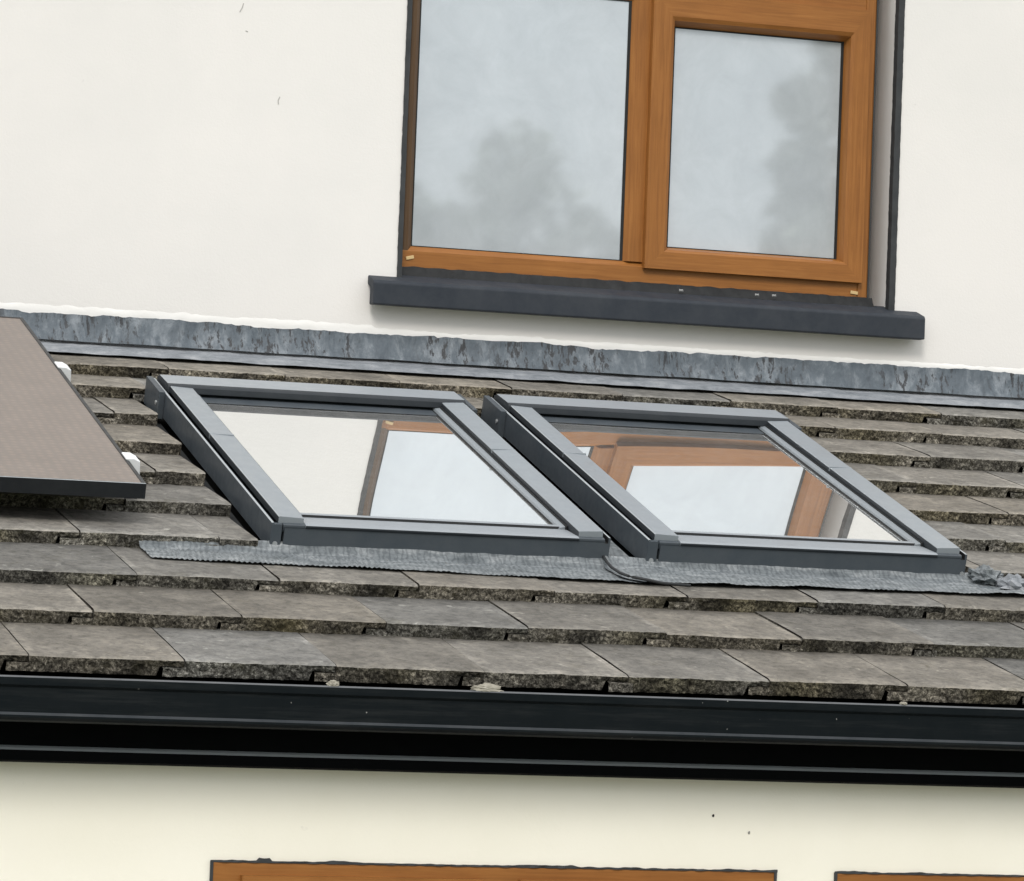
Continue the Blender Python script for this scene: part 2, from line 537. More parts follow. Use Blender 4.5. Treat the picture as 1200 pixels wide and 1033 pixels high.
rf = MB()
for k, sf in enumerate(FR):
    sp = FR[k - 1] if k else sf - .26
    i0 = int((X0 - PH[k]) / TW) - 1
    for i in range(i0, int((X1 - PH[k]) / TW) + 1):
        ta, tb = PH[k] + i * TW, PH[k] + (i + 1) * TW
        ta, tb = max(ta, X0), min(tb, X1)
        if tb - ta < .02:
            continue
        visible = -1.6 < ta < 3.4
        rs = random.Random(k * 977 + i)
        g = rs.uniform(.84, 1.14)
        warm = rs.uniform(-.035, .05)
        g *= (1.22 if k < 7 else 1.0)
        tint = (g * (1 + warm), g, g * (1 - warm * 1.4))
        ds, dn, rot = rs.uniform(-.004, .004), rs.uniform(-.0012, .0022), rs.uniform(-.004, .004)
        seed = rs.uniform(0, 90)
        for a, b in spans(k, ta, tb):
            a2 = a + .0012 + rs.uniform(0, .0012)
            b2 = b - .0012
            nu = max(2, int((b2 - a2) / (.0055 if visible else .06)))

            def edge_s(u):
                e = sf + ds + rot * (u - a) / TW
                if visible:
                    e += .0014 * nz(u * 14, seed) + .0012 * nz(u * 60, seed + 9) + .0007 * nz(u * 160, seed + 4)
                    ch = nz(u * 23, seed + 31)
                    if ch > .40:
                        e -= (ch - .40) * .035
                return e

            def top_n(u, s):
                f = (s - sp) / (sf - sp)
                n = NB + TH * f + dn + .0014 * nz(u * 7, s * 7, seed)
                if visible:
                    n += .0008 * nz(u * 45, s * 45, seed)
                return n
            fr = [0, .15, .35, .55, .72, .85, .93, .97, 1.0]
            s_head = sp - .035
            ns = len(fr) - 1

            def top(iu, jv):
                u = a2 + (b2 - a2) * iu
                es = edge_s(u)
                t = fr[min(ns, int(round(jv * ns)))]
                s = s_head + (es - s_head) * t
                n = top_n(u, s)
                if t == 1.0:
                    n -= .0026 + (.0014 * abs(nz(u * 55, seed + 2)) if visible else 0)
                elif t == .97 and visible:
                    n -= .0012 * abs(nz(u * 40, seed + 3))
                return S(u, s, n)
            o0 = len(rf.at)
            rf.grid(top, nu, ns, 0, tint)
            if visible:                       # paler worn arris, darker under the course above
                for j in range(ns + 1):       # pale bloom along some joints
                    for i_ in (0, 1, 2, nu - 2, nu - 1, nu):
                        w_ = 1 + max(0, .55 * nz(seed, j * .45, i_ // 4) + .12) * (1.5 if rs.random() < .6 else .7)
                        q_ = o0 + j * (nu + 1) + max(0, min(nu, i_))
                        rf.at[q_] = tuple(c_ * w_ for c_ in tint)
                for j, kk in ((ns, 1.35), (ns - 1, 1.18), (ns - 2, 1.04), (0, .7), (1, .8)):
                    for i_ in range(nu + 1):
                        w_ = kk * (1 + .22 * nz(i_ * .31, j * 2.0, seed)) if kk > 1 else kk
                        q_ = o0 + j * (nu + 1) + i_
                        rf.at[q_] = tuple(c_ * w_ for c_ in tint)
            nf = 5 if visible else 1

            def front(iu, jv):
                u = a2 + (b2 - a2) * iu
                es = edge_s(u)
                nt_ = top_n(u, es) - (.0026 + (.0014 * abs(nz(u * 55, seed + 2)) if visible else 0))
                nb_ = NB - .004 if (not visible or u < tb - NOT) else NB + .52 * TH
                n = nt_ + (nb_ - nt_) * jv
                if visible and 0 < jv:
                    es += .0028 * nz(u * 75, n * 95, seed + 17) + .0022 * nz(u * 190, n * 200, seed + 27) - .004 * jv
                return S(u, es, n)
            o1 = len(rf.at)
            rf.grid(front, nu, nf, 1, tint)
            if visible:                       # each edge weathers its own way: mossy lengths, washed lengths, darker bottom row
                for j in range(nf + 1):
                    for i_ in range(nu + 1):
                        uu = i_ / nu * (b2 - a2)
                        w_ = .98 + 1.1 * nz(uu * 13, seed + 50) + .45 * nz(uu * 45, j * .6, seed + 60)
                        w_ *= (.62 if j == nf else 1.0) * (1.15 if j == 0 else 1.0)
                        w_ = max(.32, min(1.75, w_))
                        mo_ = max(0, nz(uu * 6, seed + 70)) * .35
                        rf.at[o1 + j * (nu + 1) + i_] = (tint[0] * w_, tint[1] * w_ * (1 - mo_ * .15), tint[2] * w_ * (1 - mo_))
            for u in (a2, b2):
                es = edge_s(u)
                rf.add([S(u, s_head, top_n(u, s_head)), S(u, es, top_n(u, es) - .003), S(u, es - .003, NB - .004), S(u, s_head, NB - .03)],
                       [(0, 1, 2, 3)], 1, tuple(x * .75 for x in tint))
            # interlocking tongue that shows under the neighbour's cut-away lower edge
            if visible and a == ta and ta > X0 + .1:
                th_ = TH * rs.uniform(.40, .47)
                sh = rs.uniform(-.004, .002)

                def tongue(iu, jv):
                    u = ta - NOT + .007 + (NOT + .004) * iu
                    n = NB + .0005 + th_ * (1 - jv) - .004 * jv
                    e = sf + ds + sh + .0035 * nz(u * 75, n * 95, seed + 41) + .002 * nz(u * 190, n * 200, seed + 3)
                    return S(u, e, n)
                rf.grid(tongue, 12, 4, 1, tuple(x * 1.25 for x in tint))

                def tt(iu, jv):
                    u = ta - NOT + .007 + (NOT + .004) * iu
                    e = sf + ds + sh + .0035 * nz(u * 75, (NB + .0005 + th_) * 95, seed + 41) + .002 * nz(u * 190, (NB + .0005 + th_) * 200, seed + 3)
                    return S(u, e - .05 * (1 - jv), NB + .0005 + th_)
                rf.grid(tt, 12, 1, 1, tint)
roof = rf.build('roof', [M['tile'], M['tile_edge']], house, attr='tint', fix=False, label='weathered grey-brown concrete tile roof with mossy edges')

ud = MB()
ud.box((X0 + .01, .0, NB - .05), (X1 - .01, 2.50, NB - .034), S)
ud.build('roof_underlay', M['dark'], roof)

# lead flashing along the wall: ragged upstand with laps, and a dressed-down apron
fl = MB()
LAPS = [-1.05, .36, .88, 1.52, 2.04, 2.72, 4.2]


def lap_id(x):
    return sum(1 for q in LAPS if x > q)


def up(iu, jv):
    x = -2.2 + 6.2 * iu
    li = lap_id(x)
    ztop = .029 + .007 * nz(x * 4, 3) + .004 * nz(x * 17, 8) + .003 * nz(x * 60, 1) + .009 * nz(li * 7.7, 2) - (.003 if nz(x * 11, 40) > .32 else 0)
    zbot = -.0395 + .002 * nz(x * 6, 5)
    z = zbot + (ztop - zbot) * jv
    y = -.013 - .019 * (1 - jv) ** 1.6 - .0035 * nz(x * 26, z * 20, 4) - .002 * nz(x * 80, z * 30, 9) - .0025 * (li % 2)
    return (x, y, z)


fl.grid(up, 620, 9)
lead = fl.build('lead_flashing', M['lead'], roof, smooth=True, fix=False, label='blue-grey lead upstand with ragged top edge along the wall')
sk = MB()


def lo(iu, jv):
    x = -2.2 + 6.2 * iu
    s0, s1 = .004, .098 + .004 * nz(x * 3, 7) + .004 * nz(x * 13, 2)
    s = s0 + (s1 - s0) * jv
    n = -.0335 + .0025 * nz(x * 9, s * 20, 6) + .001 * nz(x * 40, s * 30, 2) - .006 * jv
    if jv == 1:
        n -= .006
    return S(x, s, n)


sk.grid(lo, 300, 6)
sk.build('lead_apron', M['lead_apron'], roof, smooth=True, fix=False, label='pale grey lead strip dressed over the top tiles')

mo = MB()


def mor(iu, jv):
    x = -2.2 + 6.2 * iu
    z0 = .020
    z1 = .047 + .005 * nz(x * 5, 4) + .004 * nz(x * 30, 6) + .003 * nz(x * 90, 2) + (.004 if x < .7 else -.003)
    z = z0 + (z1 - z0) * jv
    y = -.0022 - .0015 * nz(x * 18, z * 40) if jv < 1 else -.0006
    return (x, y, z)


mo.grid(mor, 500, 4)
mo.build('mortar_strip', M['mortar'], house, smooth=True, fix=False, label='fresh white mortar strip above the lead')

# ---------------------------------------------------------------- upper window
FY = .048                                # front plane of the outer frame


def cap_bar(mb, x0, x1, z0, z1, y0, y1, at):
    mb.box((x0, y0, z0), (x1, y1, z1), None, 0, at)


win = MB()
FX0, FX1, FZ0, FZ1 = .772, 2.120, .212, 1.616
GX0, GX1, GZ0 = .8075, 1.4042, .2721     # left fixed light
TR0, TR1 = .978, 1.062                   # transom
MX1 = 1.462


def frame_bar_v(mb, x0, x1, z0, z1, yf, yb, ch=.008, chl=True, chr_=True):
    prof = [(x0, yb), (x0, yf + (ch if chl else 0)), (x0 + (ch if chl else .0005), yf), (x1 - (ch if chr_ else .0005), yf), (x1, yf + (ch if chr_ else 0)), (x1, yb)]
    mb.prism(prof, lambda a, b, t: (a, b, t), z0, z1, 0, 1.0)


def frame_bar_h(mb, z0, z1, x0, x1, yf, yb, chb=.0, cht=.008):
    prof = [(z0, yb), (z0, yf + chb), (z0 + max(chb, .0005), yf), (z1 - max(cht, .0005), yf), (z1, yf + cht), (z1, yb)]
    mb.prism(prof, lambda a, b, t: (t, b, a), x0, x1, 0, 0.0)


YB = .12
frame_bar_v(win, 2.085, FX1, FZ0, FZ1, FY, YB, .006)
frame_bar_v(win, GX1, MX1 - .004, GZ0 - .001, FZ1 - .06, FY + .0015, YB, .012, True, False)
frame_bar_h(win, FZ0, GZ0, FX0 + .0005, 2.086, FY - .0008, YB, .0, .014)
frame_bar_h(win, FZ1 - .06, FZ1, GX0 + .0003, 2.086, FY + .0006, YB, .008, .0)
frame_bar_h(win, TR0, TR1, GX0 + .0003, 2.086, FY + .001, YB, .012, .012)
window = win.build('window', M['wood'], house, bevel=.0015, attr='grain', label='golden brown wood-effect window above the lean-to roof')

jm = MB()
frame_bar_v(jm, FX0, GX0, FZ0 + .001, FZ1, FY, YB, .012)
jm.build('jamb', M['wood_shaded'], window, bevel=.0015, attr='grain', label='brown left jamb, toned darker for shade')
# opening sash on the right
SX0, SX1, SZ0, SZ1 = 1.457, 2.094, .254, 1.008
PX0, PX1, PZ0, PZ1 = 1.5305, 2.0298, .3176, .9185


def sash_ring(mb, x0, x1, z0, z1, px0, px1, pz0, pz1, yf, yb, yp):
    """mitred sash: outer rim, flat face, bevel in to the pane"""
    rings = []
    for (m_, y) in ((0, yb), (0, yf + .006), (.006, yf), (.74, yf), (.86, yf + .006), (1, yp)):
        rings.append([(x0 + (px0 - x0) * m_, y, z0 + (pz0 - z0) * m_), (x1 + (px1 - x1) * m_, y, z0 + (pz0 - z0) * m_),
                      (x1 + (px1 - x1) * m_, y, z1 + (pz1 - z1) * m_), (x0 + (px0 - x0) * m_, y, z1 + (pz1 - z1) * m_)])
    for q in range(4):
        at = 1.0 if q % 2 else 0.0
        for r0, r1 in zip(rings[:-1], rings[1:]):
            mb.add([r0[q], r0[(q + 1) % 4], r1[(q + 1) % 4], r1[q]], [(0, 1, 2, 3)], 0, at)


sa = MB()
sash_ring(sa, SX0, SX1, SZ0, SZ1, PX0, PX1, PZ0, PZ1, .030, .080, .066)
sash = sa.build('sash', M['wood'], window, attr='grain', fix=False, label='opening brown sash on the right')
gp = MB()
gp.box((GX0 - .01, .0625, GZ0 - .01), (GX1 + .01, .085, TR0 + .01))
gp.build('pane', M['pane'], window, label='large pane of the left fixed light')
gp = MB()
gp.box((PX0 - .01, .0655, PZ0 - .01), (PX1 + .01, .085, PZ1 + .01))
gp.build('pane', M['pane'], window, label='misted pane in the right sash')
gp = MB()
gp.box((GX0 - .01, .0625, TR1 - .01), (2.086, .085, FZ1 - .055))
gp.build('pane', M['pane'], window, label='narrow upper pane above the transom')
# black gaskets around panes
gk = MB()
for (x0, x1, z0, z1, y) in ((GX0, GX1, GZ0, TR0, .0605), (PX0, PX1, PZ0, PZ1, .0640)):
    t = .0035
    gk.box((x0, y, z0), (x0 + t, y + .003, z1))
    gk.box((x1 - .008, y, z0), (x1, y + .003, z1))
    gk.box((x0 + t, y, z0), (x1 - .008, y + .003, z0 + t * .6))
    gk.box((x0 + t, y, z1 - t), (x1 - .008, y + .003, z1))
gk.build('gasket', M['gasket'], window)
for (x, z, r) in ((.802, .240, .25), (2.078, .2275, -.1)):
    c = MB()
    c.box((-.011, -.0035, -.0045), (.011, .0, .0045))
    o = c.build('drain_cap', M['cap'], window, bevel=.001, label='small cream drain cap on the bottom rail')
    o.location = (x, FY - .0006, z)
    o.rotation_euler = (0, -r, 0)
# dark corner beads beside the opening
bd = MB()


def bead(mb, x0, x1):
    def q(iu, jv):
        z = OZ0 + .002 + (1.62 - OZ0) * jv
        x = x0 + (x1 - x0) * iu + .0012 * nz(z * 30, iu * 3 + x0) + .001 * nz(z * 90, iu * 5)
        return (x, -.004 - .0012 * nz(z * 25, iu), z)
    mb.grid(q, 2, 160)
    for e in (0, 1):
        def sd(iu, jv, e=e):
            z = OZ0 + .002 + (1.62 - OZ0) * jv
            x = x0 + (x1 - x0) * e + .0012 * nz(z * 30, e * 3 + x0) + .001 * nz(z * 90, e * 5)
            return (x, (-.004 - .0012 * nz(z * 25, e)) * (1 - iu) + .02 * iu, z)
        mb.grid(sd, 1, 160)


bead(bd, .7535, .7665)
bd.build('corner_bead', M['bead'], window, fix=False, label='dark bead down the left edge of the opening')
bd = MB()
bead(bd, 2.1610, 2.1790)
bd.build('corner_bead', M['bead'], window, fix=False, label='dark bead down the right edge of the opening')
# sealant along the right of the frame
se = MB()
se.prism([(2.1195, .052), (2.1235, .050), (2.1245, .058), (2.1195, .07)], lambda a, b, t: (a, b, t), .205, 1.616)
se.build('sealant', M['bead'], window)

# sill
sl = MB()
sl.prism([(-.056, .103), (-.056, .160), (-.050, .167), (.046, .196), (.046, .175), (-.02, .150), (-.02, .103)], lambda a, b, t: (t, a, b), .676, 2.249)
sill = sl.build('sill', M['sill'], window, bevel=.003, label='dark grey sloping window sill')
um = MB()


def under(iu, jv):
    x = .768 + (2.13 - .768) * iu
    z = .186 + .030 * jv
    return (x, .043 - .02 * (1 - jv) - .004 * nz(x * 40, jv * 3) - .003 * nz(x * 120, jv * 4, 2), z + .0025 * nz(x * 30, 7))


um.grid(under, 260, 4)
um.build('sealant', M['gasket'], window, smooth=True, fix=False, label='black messy sealant between frame and sill')
for (x, zz) in ((1.56, .2), (1.78, .202), (1.83, .203)):
    c = MB()
    r = random.Random(int(x * 100))
    c.grid(lambda a, b: (x + (a - .5) * .012, .016 - .004 * math.sin(math.pi * a) * math.sin(math.pi * b), zz - .004 + .006 * b + .002 * nz(a * 5, x)), 6, 3)
    c.build('sealant_fleck', M['fleck'], sill, smooth=True, fix=False)

# ---------------------------------------------------------------- lower windows (heads only in the picture)
for wi, (a, b) in enumerate(LW):
    f = MB()
    yf, yb = LY - .004, LY + .07
    frame_bar_h(f, LZT - .058, LZT, a, b, yf, yb, .010, .002)
    frame_bar_h(f, LZB, LZB + .058, a, b, yf, yb, .002, .010)
    frame_bar_v(f, a, a + .052, LZB + .057, LZT - .057, yf + .0006, yb, .008)
    frame_bar_v(f, b - .052, b, LZB + .057, LZT - .057, yf + .0006, yb, .008)
    mid = (a + b) / 2
    frame_bar_v(f, mid - .035, mid + .035, LZB + .057, LZT - .057, yf + .0006, yb, .008)
    lw = f.build('window', M['wood'], house, bevel=.0015, attr='grain',
                 label='wide brown window under the gutter at the left' if wi == 0 else 'brown window under the gutter at the right')
    for (p0, p1) in ((a + .052, mid - .035), (mid + .035, b - .052)):
        s_ = MB()
        sash_ring(s_, p0 + .004, p1 - .004, LZB + .062, LZT - .026, p0 + .06, p1 - .06, LZB + .12, LZT - .088, LY - .020, LY + .03, LY + .012)
        s_.build('sash', M['wood'], lw, attr='grain', fix=False)
        g = MB()
        g.box((p0 + .05, LY + .011, LZB + .11), (p1 - .05, LY + .03, LZT - .08))
        g.build('pane', M['pane'], lw)
    # ragged sealant line along the head
    h = MB()
    h.grid(lambda iu, jv: (a - .006 + (b - a + .012) * iu, LY - .006 + .003 * nz(iu * 60, jv),
                           LZT - .002 + jv * (.004 + .004 * max(0, nz(iu * 16, a)) + .002 * nz(iu * 60, 3) + (.006 if abs(iu - .09) < .012 and wi == 0 else 0))), 220, 1)
    h.build('sealant', M['bead'], lw, fix=False)
    jb = MB()
    jb.box((a - .005, LY - .006, LZB), (a + .0005, LY + .01, LZT))
    jb.build('sealant', M['bead'], lw)
    jb = MB()
    jb.box((b - .0005, LY - .006, LZB), (b + .005, LY + .01, LZT))
    jb.build('sealant', M['bead'], lw)

# ---------------------------------------------------------------- gutter, fascia, soffit
GO = .0                                     # outward shift
prof = [(-2.438, -.905), (-2.438, -.862), (-2.434, -.862), (-2.434, -.9), (-2.436, -.930), (-2.46, -.938), (-2.535, -.938), (-2.556, -.934),
        (-2.561, -.928), (-2.561, -.924), (-2.5565, -.919), (-2.5565, -.872), (-2.562, -.867), (-2.562, -.853), (-2.557, -.850), (-2.548, -.850),
        (-2.546, -.856), (-2.551, -.862), (-2.551, -.925), (-2.53, -.932), (-2.46, -.932), (-2.441, -.925)]
gt = MB()
n = len(prof)
GX = [X0 + (X1 - X0) * i / 160 for i in range(161)]
vs = []
for x in GX:
    w_ = .0012 * nz(x * 1.3, 2)
    vs += [(x, y + w_, z + w_ * .6) for y, z in prof]
fs, mi = [], []
for i in range(160):
    for k in range(n):
        fs.append((i * n + k, i * n + (k + 1) % n, (i + 1) * n + (k + 1) % n, (i + 1) * n + k))
        mi.append(1 if k in (13, 14) else (2 if k == 9 else 0))
gt.add(vs, fs, mi)
gutter = gt.build('gutter', [M['pvc'], M['pvc_lit'], M['pvc_edge']], house, label='black plastic gutter along the eaves')
fa = MB()
fa.prism([(-2.410, -.86), (-2.430, -.86), (-2.430, -.986), (-2.438, -.990), (-2.442, -.994), (-2.442, -1.014), (-2.436, -1.018), (-2.410, -1.018)],
         lambda a, b, t: (t, a, b), X0, X1, 0, 1.0, [0, 0, 1, 1, 0, 0, 0, 0])  # trim faces painted pale as a highlight line
fa.build('fascia', [M['fascia'], M['rim']], house, label='black fascia board under the gutter')
so = MB()
so.box((X0, -2.4105, -1.013), (X1, LY - .0005, -1.003))
so.build('soffit', M['fascia'], house)
# scuffs on the upper wall
for pts in ([(.417, .0, .632), (.413, .0, .622), (.414, .0, .612)], [(.300, 0, .845), (.306, 0, .856), (.309, 0, .868)], [(.318, 0, .797), (.324, 0, .795)]):
    t = MB()
    t.tube([(x, -.0003, z) for x, y, z in pts], .0014, 6)
    t.build('scuff_mark', M['scuff'], house, label='small dark scuff on the upper wall')

for (x, z) in ((.765, -1.092), (.845, -1.125)):
    t = MB()
    t.grid(lambda iu, jv: (x + .0026 * math.cos(6.2832 * iu) * math.sin(math.pi * jv) * (1 + .4 * nz(iu * 4, x)), LY - .001 - .0012 * abs(math.cos(math.pi * jv)), z + .0032 * math.sin(6.2832 * iu) * math.sin(math.pi * jv)), 10, 6)
    t.build('scuff_mark', M['bead'] if x < .8 else M['scuff'], house, fix=False, label='tiny dark speck on the lower wall')

# ================================================================ SKYLIGHTS
SO = (.39, 1.13, NB)                       # local origin in roof coordinates of the first skylight


def L(u, s, n):
    return (u - SO[0], -(s - SO[1]), n - SO[2])


S0, S1 = .500, 1.745


def make_skylight():
    root = empty('roof_window', S(*SO), (P_ROOF, 0, 0))
    # outer frame: four clad sides
    f = MB()
    for (u0, u1) in ((0, .016), (.764, .78)):
        d = 1 if u0 == 0 else -1
        e0, e1 = (u0, u1) if d > 0 else (u1, u0)
        f.prism([(e0, -.062), (e0, -.0012), (e0 + d * .0012, 0), (e0 + d * .0052, 0), (e0 + d * .0052, -.014), (e1, -.014), (e1, -.062)],
                lambda a, b, t: L(a, t, b), S0, S1 - .0005, 0, 1, [0, 1, 1, 2, 2, 0, 0])
    f.box((.0165, S0 + .001, -.062), (.7635, S0 + .02, -.001), L)
    f.box((.030, S1 - .020, -.054), (.7665, S1, -.004), L)
    f.box((.0005, S1 - .012, -.056), (.0235, S1 + .0015, -.003), L)      # corner return
    f.box((.0165, S0 + .02, -.06), (.7635, S1 - .02, -.05), L)
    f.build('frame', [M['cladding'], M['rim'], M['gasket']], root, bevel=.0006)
    # sash with glazing rebate
    s = MB()
    for (ua, ub, uc) in ((.074, .0905, .094), (.706, .6895, .686)):
        s.prism([(ua, -.045), (ua, -.0030), (ub, -.0065), (uc, -.0150), (uc, -.045)], lambda a, b, t: L(a, t, b), .56, 1.655)
    s.build('sash', M['cover'], root, bevel=.0008)
    gk = MB()
    gk.box((.0902, .56, -.030), (.0960, 1.64, -.0118), L)
    gk.box((.6840, .56, -.030), (.6898, 1.64, -.0118), L)
    gk.box((.0752, .57, -.03), (.0790, 1.66, -.0012), L)
    gk.box((.7010, .57, -.03), (.7048, 1.66, -.0012), L)
    gk.build('gasket', M['gasket'], root)
    # glass, very slightly dished like real sealed units
    g = MB()
    a, b, c, d = .0920, .6880, .58, 1.640

    def gl(iu, jv):
        x, y = 2 * iu - 1, 2 * jv - 1
        return L(a + (b - a) * iu, c + (d - c) * jv, -.0150 - GLASS_BOW * (1 - x * x) * (1 - y * y))
    g.grid(gl, 28, 40)
    g.build('glass', M['skyglass'], root, smooth=True)
    # side covers: raised strips, tops coloured lit and sides coloured shaded, inset from the frame
    for (o0, o1, inner) in ((.0165, .0735, 1), (.7635, .7065, -1)):
        m = MB()
        q = .0015 * (1 if o1 > o0 else -1)
        m.prism([(o0, -.004), (o0, .0105), (o0 + q, .012), (o1 - q, .0095), (o1, .008), (o1, -.008), (o1 - q * 2, -.008)], lambda p, r, t: L(p, t, r), .575, 1.735, 0, 1, [1, 2, 0, 0, 1, 1, 1])
        # joint of the two cover lengths
        m.box((min(o0, o1) - .0004, 1.055, .0), (max(o0, o1) + .0003, 1.060, .0124), L)
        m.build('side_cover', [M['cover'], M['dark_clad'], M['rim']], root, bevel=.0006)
    # bottom cover: sloped ledge and the lip that holds the glass
    m = MB()
    m.prism([(1.628, -.022), (1.628, -.0085), (1.634, -.0065), (1.648, -.0065), (1.650, -.0110), (1.656, -.0105), (1.740, -.0010), (1.7495, -.0030), (1.7495, -.0065), (1.735, -.022)],
            lambda p, r, t: L(t, p, r), .0755, .7045, 0, 1, [0, 1, 1, 2, 2, 1, 1, 3, 3, 0])
    m.build('bottom_cover', [M['cover'], M['hood'], M['gasket'], M['dark_clad']], root, bevel=.0005)  # lip and ledge coloured lit, front edge coloured shaded
    m = MB()
    m.prism([(1.728, -.022), (1.728, -.0025), (1.7445, -.0025), (1.7465, -.0045), (1.7465, -.0085), (1.74, -.022)], lambda p, r, t: L(t, p, r), .026, .0750)
    m.prism([(1.728, -.022), (1.728, -.0025), (1.7445, -.0025), (1.7465, -.0045), (1.7465, -.0085), (1.74, -.022)], lambda p, r, t: L(t, p, r), .7050, .7655)
    m.build('corner_cover', M['cladding'], root, bevel=.0008)
    # hood over the top hinge
    m = MB()
    m.prism([(S0 - .004, -.03), (S0 - .004, .004), (S0 + .018, .0135), (.612, .0165), (.620, .0145), (.623, .0100), (.625, -.0045), (.612, -.0045), (.60, -.03)],
            lambda p, r, t: L(t, p, r), .0115, .7685, 0, 1, [0, 1, 1, 0, 0, 0, 0, 0, 0])
    m.build('hood', [M['dark_clad'], M['hood']], root, bevel=.001)  # pale top and dark front paint in the fall of light
    m = MB()
    m.box((.080, .600, -.014), (.700, .668, -.0125), L)
    m.build('vent_flap', M['cladding'], root, bevel=.001)
    # upper corner cheeks
    for (u0, u1) in ((-.015, .0), (.780, .793)):
        m = MB()
        m.box((u0, S0 - .006, -.066), (u1 + (.0112 if u0 < 0 else -.0), .648, .0045), L) if False else m.box((u0, S0 - .006, -.066), (u1, .648, .0025), L)
        m.build('corner_cheek', [M['cladding']], root, bevel=.0015)
    for (u, s_, n_) in ((-.0165, .625, -.030), (.0115, S1 + .002, -.047), (.7735, S1 + .002, -.047)):
        m = MB()
        ax = Vector(L(u, s_, n_))
        d = Vector((1, 0, 0)) if u < 0 else Vector((0, 1, 0))
        m.tube([ax - d * .001, ax + d * .004], .0055, 10)
        m.build('screw', M['screw'], root)
    # side gutters of the flashing, sunk between tiles and frame
    for (u0, u1) in ((-.050, -.0005), (.7805, .829)):
        m = MB()
        m.box((u0, .47, NB - .022), (u1, 1.80, NB - .012), L)
        m.build('side_flashing', M['channel'], root)  # near black, with the gap's shadow put into the colour
    return root


GLASS_BOW = .0024
sky1 = make_skylight()
sky2 = copy_tree(sky1)
sky2.location = S(SO[0] + SK[1][0], SO[1], SO[2])
tag(sky1, 'left grey roof window, next to the solar panel', 'skylight', 'grey skylights set in the lean-to roof')
tag(sky2, 'right grey roof window, farther from the solar panel', 'skylight', 'grey skylights set in the lean-to roof')


def course_n(s):
    for k in range(1, len(FR)):
        if s <= FR[k]:
            return NB + TH * (s - FR[k - 1]) / (FR[k] - FR[k - 1])
    return NB


FOLD = [(0, .769), (.25, .760), (.5, .754), (.75, .757), (.9, .770), (1.0, .800)]


def fold_u(f):
    for (f0, a), (f1, b) in zip(FOLD[:-1], FOLD[1:]):
        if f <= f1:
            t = (f - f0) / (f1 - f0)
            return a + (b - a) * t
    return FOLD[-1][1]


def apron(name, root, u0, u1, off, lift, e0, e1, folded):
    """pleated skirt dressed over the tiles below the window"""
    m = MB()

    def q(iu, jv):
        ua = fold_u(jv) if folded else u0
        u = ua + (u1 - ua) * iu
        s_top = 1.738
        s_end = e0 + (e1 - e0) * iu + .006 * nz(u * 4, e0 * 50) + .004 * nz(u * 18, 5) + .0018 * nz(u * 70, 6)
        s = s_top + (s_end - s_top) * jv
        base = NB + TH * (s - FR[6]) / (FR[7] - FR[6]) + .0045 + lift + .0015 * jv
        if s < FR[6] + .02:
            base = max(base, NB + TH * .55 * max(0, 1 - (s - 1.738) / .034) + .006)
        k = .5 + .5 * math.cos(min(1, max(0, (u + .3) / 1.1)) * math.pi)        # crisp pleats at the left, flatter to the right
        amp = .0026 * min(1, jv * 2.2) * (1 - .45 * max(0, jv - .6) / .4) * max(.1, .25 + .7 * k + .9 * nz(u * 9, 2))
        rip = amp * math.sin(2 * math.pi * (u / .0115 + s / .03 + .8 * nz(u * 5, s * 9)))
        n = base + rip + .0045 * nz(u * 8, s * 12, 3) + .0016 * nz(u * 50, s * 50, 5)
        return Vector(L(u - off, s, n))
    m.grid(q, int((u1 - u0) / .0022), 10)
    return m.build(name, M['apron'], root, smooth=True, fix=False, label='pleated pale grey flashing skirt below the frame')


apron('flashing_apron', sky1, -.290, .905, 0.0, 0.0, 1.880, 1.940, False)
apron('flashing_apron', sky2, .769, 1.80, SK[1][0], .004, 1.940, 1.905, True)

# folded dark edge of the right apron where it laps the left one
pts = []
for t in range(25):
    f = t / 24
    u = fold_u(f)
    s = 1.740 + .203 * f
    pts.append(Vector(L(u - SK[1][0], s, NB + .024 + .010 * f)))
m = MB()
pts += [Vector(L(.835 - SK[1][0], 1.951, NB + .030)), Vector(L(.90 - SK[1][0], 1.955, NB + .028))]
m.tube(pts, .0034, 8)
m.build('apron_fold', M['channel'], sky2, smooth=True)
# flat pan between the two windows
m = MB()
m.box((.7955, 1.50, NB + .002), (.8555, 1.752, NB + .006), lambda u, s, n: L(u - SK[1][0], s, n))
m.build('valley_pan', M['apron'], sky2)
# crumpled end of the flashing at the far corner
m = MB()
cc = Vector(L(1.695 - SK[1][0], 1.765, NB + .022))


def crum(iu, jv):
    th, ph = 2 * math.pi * iu, math.pi * jv
    d = Vector((math.cos(th) * math.sin(ph), math.sin(th) * math.sin(ph), math.cos(ph)))
    r = 1 + .7 * nz(d.x * 1.9, d.y * 1.9, d.z * 1.9 + 5) + .55 * nz(d.x * 4.5, d.y * 4.5, d.z * 4.5)
    return cc + Vector((d.x * .042 * r, d.y * .035 * r, d.z * .024 * r))


m.grid(crum, 22, 13)
m.build('crumpled_flashing', M['apron'], sky2, fix=False, label='crumpled end of the metal flashing')
m = MB()
cc = Vector(L(1.742 - SK[1][0], 1.812, NB + .016))
m.grid(crum, 18, 11)
m.build('crumpled_flashing', M['lead_apron'], sky2, fix=False, label='smaller crumpled scrap beside the flashing end')

# ================================================================ SOLAR PANEL
PT, PB, PU0, PU1, PN = .150, 1.664, -1.400, -.2660, .0500
PO = (-.81, .82, PN)
panel = empty('solar_panel', S(*PO), (P_ROOF, 0, 0))
tag(panel, 'flat dark solar panel with black frame on the tiled roof', 'solar panel')


def LP(u, s, n):
    return (u - PO[0], -(s - PO[1]), n - PO[2])


